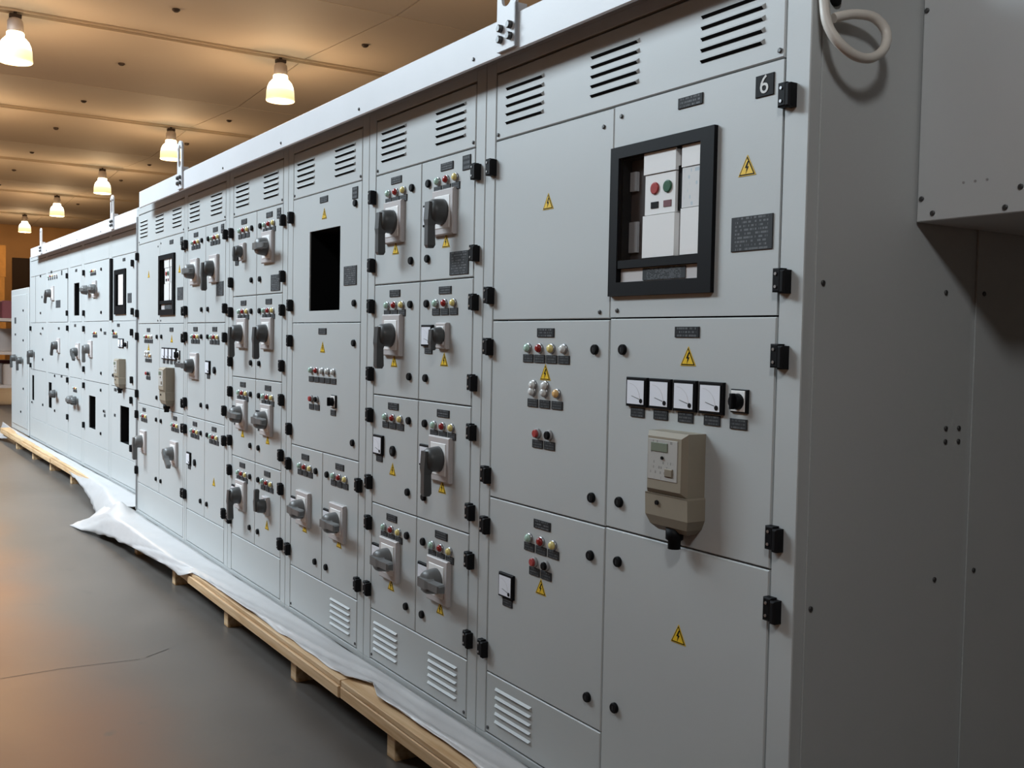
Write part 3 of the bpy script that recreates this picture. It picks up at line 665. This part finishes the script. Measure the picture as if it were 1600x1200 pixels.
d = blackhole(f2, -2.69, -1.65, .43, C_, (-2.46, -2.18, .571, .875)); locks(d, -1.95, (.948, .557)); hinges(d, -2.66, (.96, .582)); put(d, 'b_black', -1.80, .77); put(d, 'plate', -1.80, .73)
f3 = fcab(2.74, 3.41, 'far switchboard column with a tall narrow black cut-out near its top')
door(f3, -3.36, -2.79, A, 2.295, name='top_panel')
d = blackhole(f3, -3.36, -2.79, B_, A, (-3.16, -2.905, 1.627, 1.947)); put(d, 'name', -3.05, 2.07)
d = door(f3, -3.36, -2.79, C_, B_); put(d, 'hous', -2.95, 1.28); put(d, 'h_rightdown', -2.93, 1.27); put(d, 'name', -3.1, 1.53)
d = door(f3, -3.36, -2.79, .43, C_); put(d, 'h_right', -2.98, .79); put(d, 'hl_right', -3.16, .79); lamps3(d, -3.1, .99)
f4 = fcab(3.41, 4.66, 'far switchboard column with a slanting lever handle and dark rating plate')
door(f4, -4.61, -3.46, A, 2.295, name='top_panel')
d = door(f4, -4.61, -3.50, B_, A); put(d, 'name', -4.38, 2.115); lamps3(d, -4.30, 2.15, ('green', 'red', 'yellow', 'white', 'white'), dx=.12); put(d, 'hous', -4.28, 1.88); put(d, 'h_leftdown', -4.33, 1.88); put(d, 'rating', -3.93, 1.76); put(d, 'rating', -4.05, 1.76); put(d, 'tagblank', -3.79, 2.08); hinges(d, -3.47, (2.036, 1.657))
d = door(f4, -4.61, -3.46, C_, B_); put(d, 'hous', -3.95, 1.32); put(d, 'h_leftdown', -3.95, 1.32); hinges(d, -3.45, (1.505, 1.125)); put(d, 'name', -3.95, 1.5)
d = blackhole(f4, -4.61, -3.46, .43, C_, (-4.56, -4.37, .623, .907)); put(d, 'h_right', -4.08, .80); hinges(d, -3.45, (.977, .60)); locks(d, -4.17, (.99, .613)); put(d, 'name', -3.80, 1.0)
f5 = fcab(4.66, 5.80, 'last far switchboard column, with a thin black cut-out low on its left side')
door(f5, -5.75, -4.71, A, 2.295, name='top_panel')
d = door(f5, -5.39, -4.71, B_, A); locks(d, -5.04, (2.097, 1.675)); put(d, 'plate', -4.97, 1.857)
d = door(f5, -5.75, -5.43, B_, A)
d = door(f5, -5.75, -4.71, C_, B_); locks(d, -4.90, (1.50, 1.147)); put(d, 'b_black', -5.0, 1.44); put(d, 'h_down', -5.5, 1.2); hinges(d, -5.70, (1.5, 1.06))
d = blackhole(f5, -5.75, -4.71, .43, C_, (-5.66, -5.505, .643, .942)); locks(d, -4.90, (.631,)); put(d, 'b_black', -5.60, .62)

for cab_, a_, b_ in ((f2, -2.69, -1.65), (f3, -3.36, -2.79), (f4, -4.61, -3.46), (f5, -5.75, -4.71)): door(cab_, a_, b_, .205, .43, name='plinth_panel')
# small white end cabinet behind the far board
e = FARS.root('end_cabinet', -6.58, .18, 'low plain white cabinet standing at the far left end of the boards', 'cabinet')
ABS[e.name] = Vector((-6.58, 0, .18)); mb = MB().slab(-.70, .70, 0, 1.82, .0, 1.0, .006, 'paint'); part(e, 'body', mb)
d = part(e, 'door', MB().slab(-.60, .60, -.83, .83, -.012, 0, .003, 'paint'), (-6.58, 0, 1.09)); put(d, 'rating', -6.85, 1.60, -.012); put(d, 'lock', -6.2, 1.35, -.012); put(d, 'h_down', -6.75, 1.12, -.012); put(d, 'h_down', -6.25, 1.10, -.012); put(d, 'name', -6.85, 1.42, -.012); put(d, 'lock', -6.2, .75, -.012); put(d, 'lock', -6.4, .45, -.012); put(d, 'lock', -6.2, 1.72, -.012)

# ------------------------------------------------------------------ lifting beams
def lug_mesh():
    mb = MB(); w, b, t = .050, -.095, .145                     # plate with a tall slot, bolted over the beam face
    mb.box(-w, w, -.010, 0, b, .030, 'paint_beam').box(-w, -.026, -.010, 0, .030, t, 'paint_beam').box(.026, w, -.010, 0, .030, t, 'paint_beam')
    n = 8
    arc = [(.026*math.cos(math.pi*i/n), .026*math.sin(math.pi*i/n)) for i in range(n+1)]
    top = [(w*math.cos(math.pi*i/n), w*.8*math.sin(math.pi*i/n)) for i in range(n+1)]
    for i in range(n):
        mb.prism([(top[i][0], t+top[i][1]), (top[i+1][0], t+top[i+1][1]), (arc[i+1][0], t-.012+arc[i+1][1]), (arc[i][0], t-.012+arc[i][1])], -.010, 0, 'paint_beam')
    mb.box(-w, -.026, -.010, 0, t-.012, t, 'paint_beam').box(.026, w, -.010, 0, t-.012, t, 'paint_beam')
    bt = [(-.026*math.cos(math.pi*i/n), -.020*math.sin(math.pi*i/n)) for i in range(n+1)]
    for i in range(n):
        mb.prism([(bt[i][0], .030+bt[i][1]*0), (bt[i+1][0], .030+bt[i+1][1]*0), (bt[i+1][0], .052-.022*math.sin(math.pi*(i+1)/n)), (bt[i][0], .052-.022*math.sin(math.pi*i/n))], -.010, 0, 'paint_beam')
    mb.box(w-.006, w, -.010, .03, b, .03, 'paint_beam')
    return mb.mesh('lifting_lug')
LUG = lug_mesh(); LBOLT = MB().lathe([(.012, 0), (.012, -.010), (.009, -.013)], 'y', (0, 0, 0), 'screw', 8).mesh('bolt')
def beam(sec, x0, x1, lugs, joints, label):
    zb, h, p = 2.3055, (x1-x0)/2, .080
    t = sec.root('lifting_beam', (x0+x1)/2, zb, label, 'beam'); ABS[t.name] = Vector(((x0+x1)/2, 0, zb)); mb = MB()
    mb.slab(-h, h, 0, .109, -p, -p+.008, .003, 'paint_beam')                     # channel web
    mb.box(-h, h, -p+.008, .09, .101, .109, 'paint_beam').box(-h, h, .082, .09, .052, .101, 'paint_beam')
    part(t, 'channel', mb)
    for x in lugs:
        g = part(t, 'lifting_lug', LUG, (x, -p, 2.410))
        for dx in (-.026, .026):
            for dz in (-.030, -.062): part(g, 'bolt', LBOLT, (x+dx, -p-.010, 2.410+dz))
    for x in joints: part(t, 'joint_screw', HW['screw'], (x, -p, 2.331))
beam(NEAR, -5.69, -.01, (-1.070, -4.64), (-1.27, -2.125, -2.97, -3.83, -4.68), 'long white steel lifting channel along the top of the near switchboard')
beam(FARS, -5.22, -.03, (-1.15, -4.50), (-1.6, -2.6, -3.4, -4.2), 'white lifting channel along the top of the far switchboard')

# ------------------------------------------------------------------ timber skids
def skid(sec, x0, x1, yf, blocks, label):
    t = sec.root('timber_skid', (x0+x1)/2, 0, label, 'pallet'); ABS[t.name] = Vector(((x0+x1)/2, 0, 0))
    n = max(1, round((x1-x0)/2.0)); w = (x1-x0)/n
    for i in range(n):
        a = x0+i*w+.004; b = x0+(i+1)*w-.004; cx = (a+b)/2; k = (i % 2)*.006
        part(t, 'front_board', MB().slab(-(b-a)/2, (b-a)/2, -.022, .022, -.022, .022, .003, 'wood'), (cx, yf+.022-k, .133))
        for j, y in enumerate((yf+.058, .30, .65, 1.0)):
            part(t, 'deck_board', MB().slab(-(b-a)/2, (b-a)/2, -.011, .011, -.055, .055, .003, 'wood'), (cx, y, .167))
    for x in blocks:
        for y in (yf+.09, .45, 1.0): part(t, 'block', MB().slab(-.032, .032, -.054, .054, -.05, .05, .003, 'wood'), (x, y, .054))
        part(t, 'cross_bearer', MB().slab(-.03, .03, -.023, .023, -.59, .60, .003, 'wood'), (x, yf+.645, .132))
skid(NEAR, -6.15, .05, -.178, (-.72, -1.66, -2.60, -3.54, -4.54, -5.5), 'pale timber skid carrying the near switchboard off the floor')
skid(FARS, -7.3, -.02, -.135, (-.6, -1.7, -2.8, -3.9, -5.0, -6.2), 'timber skid carrying the far switchboard')

# ------------------------------------------------------------------ white plastic sheet
def lerp_pts(t, tab):
    for (a, *p), (b, *q) in zip(tab, tab[1:]):
        if a <= t <= b: k = (t-a)/(b-a); return [u+(v-u)*k for u, v in zip(p, q)]
    return list(tab[-1][1:])
def noise(x, s): return math.sin(x*2.3+s)*.5+math.sin(x*5.7+s*2.1)*.3+math.sin(x*13.1+s*.7)*.2
def sheet(name, tab, nx, nt, label, fn=None):
    # tab: x -> (edge y, edge z, fold y, fold z, inner y)
    mb = MB(); x0, x1 = tab[0][0], tab[-1][0]
    for i in range(nx+1):
        x = x0+(x1-x0)*i/nx; ey, ez, fy, fz, iy = lerp_pts(x, tab)
        for j in range(nt+1):
            t = j/nt
            if t < .5: k = t/.5; y = iy+(fy-iy)*k; z = .186+(fz-.186)*k
            else: k = (t-.5)/.5; y = fy+(ey-fy)*k; z = fz+(ez-fz)*(k**1.3)
            amp = .004+.022*max(0, t-.4)
            w = noise(x*1.7+t*3, 1.3)*amp
            xx = x+.03*noise(t*6+x, 4.0)*t
            z += .085*math.exp(-((x+6.12)/.17)**2-((y+.11)/.055)**2)          # crumpled lump at the corner of the board
            mb.v.append((xx, y-abs(w)*.8, max(.004, z+w*.7)))
    for i in range(nx):
        for j in range(nt): a = i*(nt+1)+j; mb.face([a, a+1, a+nt+2, a+nt+1], 'film', True)
    o = link(name, mb.mesh(name), (0, 0, 0), None, label, 'sheet')
    md = o.modifiers.new('thick', 'SOLIDIFY'); md.thickness = .002
    return o
sheet('plastic_sheet', [(-6.75, -.34, .006, -.20, .05, -.02), (-6.45, -.30, .006, -.22, .12, -.01), (-6.05, -.245, .05, -.20, .19, -.006), (-5.6, -.225, .085, -.19, .19, -.006), (-4.9, -.215, .115, -.185, .189, -.006),
       (-4.18, -.20, .150, -.17, .189, -.006), (-4.02, -.172, .189, -.12, .188, -.006), (-3.2, -.166, .189, -.10, .188, -.006), (-2.3, -.150, .189, -.09, .188, -.006), (-2.02, -.150, .189, -.06, .188, -.006), (-1.9, -.095, .189, -.06, .188, -.006), (-1.78, -.140, .189, -.06, .188, -.006), (-1.5, -.135, .189, -.09, .188, -.006), (-.2, -.125, .189, -.08, .188, -.006)],
      220, 14, 'crumpled white plastic sheet spilling from under the near switchboard onto the floor')
sheet('plastic_sheet', [(-14.4, -.10, .006, -.0, .02, .05), (-13.6, -.08, .03, .01, .12, .04), (-12.6, -.01, .12, .01, .188, .05), (-9.7, .035, .180, .07, .189, .115), (-9.0, .02, .15, .06, .189, .13), (-8.2, .0, .09, .05, .189, .145), (-7.4, -.05, .05, .03, .190, .17), (-6.8, -.14, .03, -.04, .190, .18), (-6.28, -.18, .04, -.08, .192, .19)],
      160, 12, 'white plastic sheet lying along the foot of the far switchboard')
# ------------------------------------------------------------------ box on the side wall of column 6
bb = thing('busbar_box', (.14, .365, 1.753), 'grey sheet metal box bolted to the dark side of the nearest column', 'box'); ABS[bb.name] = Vector((.14, .365, 1.753))
mb = MB(); mb.box(-.130, .135, .004, .70, .0, .54, 'paint_box_lit'); part(bb, 'box_body', mb)
fp_ = part(bb, 'front_cover', MB().slab(-.131, .138, 0, .54, -.006, .003, .002, 'paint_box_lit'))
for x, z in ((.018, 2.231), (.021, 1.805), (.051, 1.770), (.225, 1.766), (.258, 1.806), (.258, 2.231)): part(fp_, 'screw', HW['screw'], (x, .359, z))
for x in (.125, .153, .181): part(fp_, 'rivet', MB().lathe([(.003, 0), (.003, -.001)], 'y', (0, 0, 0), 'breaker_grey', 8), (x, .359, 1.83))
# cable loop
pts = [(-.20, .22, 2.368), (-.08, .14, 2.37), (.0, .04, 2.40), (.030, -.006, 2.36), (.032, -.012, 2.28), (.032, -.004, 2.19), (.045, -.006, 2.13), (.062, .010, 2.09), (.070, .055, 2.068), (.070, .105, 2.072), (.066, .150, 2.100), (.058, .165, 2.140), (.046, .140, 2.168), (.034, .095, 2.170), (.024, .060, 2.162), (.019, .044, 2.156)]
def smooth(p, n):
    P = [Vector(q) for q in p]; out = []
    for i in range(len(P)-1):
        a, b, c, d2 = P[max(i-1, 0)], P[i], P[i+1], P[min(i+2, len(P)-1)]
        for k in range(n):
            t = k/n; out.append(.5*((2*b)+(c-a)*t+(2*a-5*b+4*c-d2)*t*t+(3*b-a-3*c+d2)*t*t*t))
    return out+[P[-1]]
link('cable', MB().tube(smooth(pts, 6), .0105, 'cable', 10).mesh('cable'), (0, 0, 0), None, 'thick beige cable hanging in a loop at the top corner of the nearest column', 'cable')

# ------------------------------------------------------------------ background at the far left
r = thing('storage_rack', (-21.5, 1.2, 0), 'grey metal rack standing on the floor at the left edge of the picture', 'rack')
for i, (x, y) in enumerate(((-.9, -.6), (.9, -.6), (-.9, .6), (.9, .6))): part(r, 'post', MB().box(x-.04, x+.04, y-.04, y+.04, 0, 1.75, 'rackgrey'))
for z in (.35, 1.0, 1.65): part(r, 'shelf', MB().slab(-.95, .95, z, z+.06, -.65, .65, .01, 'rackgrey'))
for k, (x, z, h, m, lb) in enumerate(((-.5, .41, .45, 'rackred', 'dark red crate on the lowest shelf of the left rack'), (.4, .41, .4, 'rackgrey', 'grey crate on the lowest shelf of the left rack'), (-.2, 1.06, .45, 'rackgrey', 'grey crate on the middle shelf of the left rack'), (.3, 1.71, .35, 'rackred', 'dark red crate on top of the left rack'))):
    b = link('storage_crate', MB().slab(-.32, .32, 0, h, -.45, .45, .02, m).mesh('storage_crate'), (-21.5+x, 1.2, z), None, lb, 'crate', 'crates on the left rack')
for k, (x, y, n) in enumerate(((-40.0, 1.6, 4),)):
    for i in range(n):
        link('cardboard_box', MB().slab(-1.2, 1.2, 0, 1.12, -1.2, 1.2, .03, 'cardboard').mesh('cardboard_box'), (x, y+.04*(i % 2), i*1.125), None,
             ['bottom', 'second', 'third', 'top'][i]+' orange-brown carton of the tall stack at the far left', 'carton', 'tall stack of cartons')
pc = thing('shading_crate', (-3.3, -2.67, 0), 'unseen tall timber crate added across the aisle to shade the nearest column', 'crate')  # crate out of view, added to shade the lower doors of the nearest column
for k in range(17):
    for y in (-.6, .575): part(pc, 'shading_crate_plank', MB().slab(-1.2, 1.2, .12+k*.18, .12+k*.18+.17, y, y+.025, .003, 'wood'))
for x in (-1.2, 1.175): part(pc, 'shading_crate_end', MB().box(x, x+.025, -.575, .575, .12, 3.18, 'wood'))
part(pc, 'shading_crate_lid', MB().box(-1.22, 1.22, -.62, .62, 3.18, 3.21, 'wood'))
for x in (-1.1, 0, 1.1): part(pc, 'shading_crate_runner', MB().box(x-.05, x+.05, -.6, .6, 0, .12, 'wood'))
dr = link('door_1', MB().box(-46.98, -46.9, 4.0, 8.5, 0, 4.6, 'dark_brown').mesh('door_1'), (0, 0, 0), kind='structure')
# hairline cracks in the floor
cr = MB()
def strip(pts, w):
    for (xa, ya), (xb, yb) in zip(pts, pts[1:]):
        dv = Vector((xb-xa, yb-ya)).normalized(); n = Vector((-dv.y, dv.x))*w; o = len(cr.v)
        cr.v += [(xa-n.x, ya-n.y, .0012), (xb-n.x, yb-n.y, .0012), (xb+n.x, yb+n.y, .0012), (xa+n.x, ya+n.y, .0012)]; cr.face([o, o+1, o+2, o+3], 'gasket')
strip([(-3.23, -2.0), (-3.24, -1.5), (-3.22, -1.19), (-3.235, -.95), (-3.205, -.63)], .0016); strip([(-3.22, -.60), (-3.30, -.48)], .002)
fl = bpy.data.objects['floor']; part(fl, 'floor_joint', cr, (0, 0, 0))
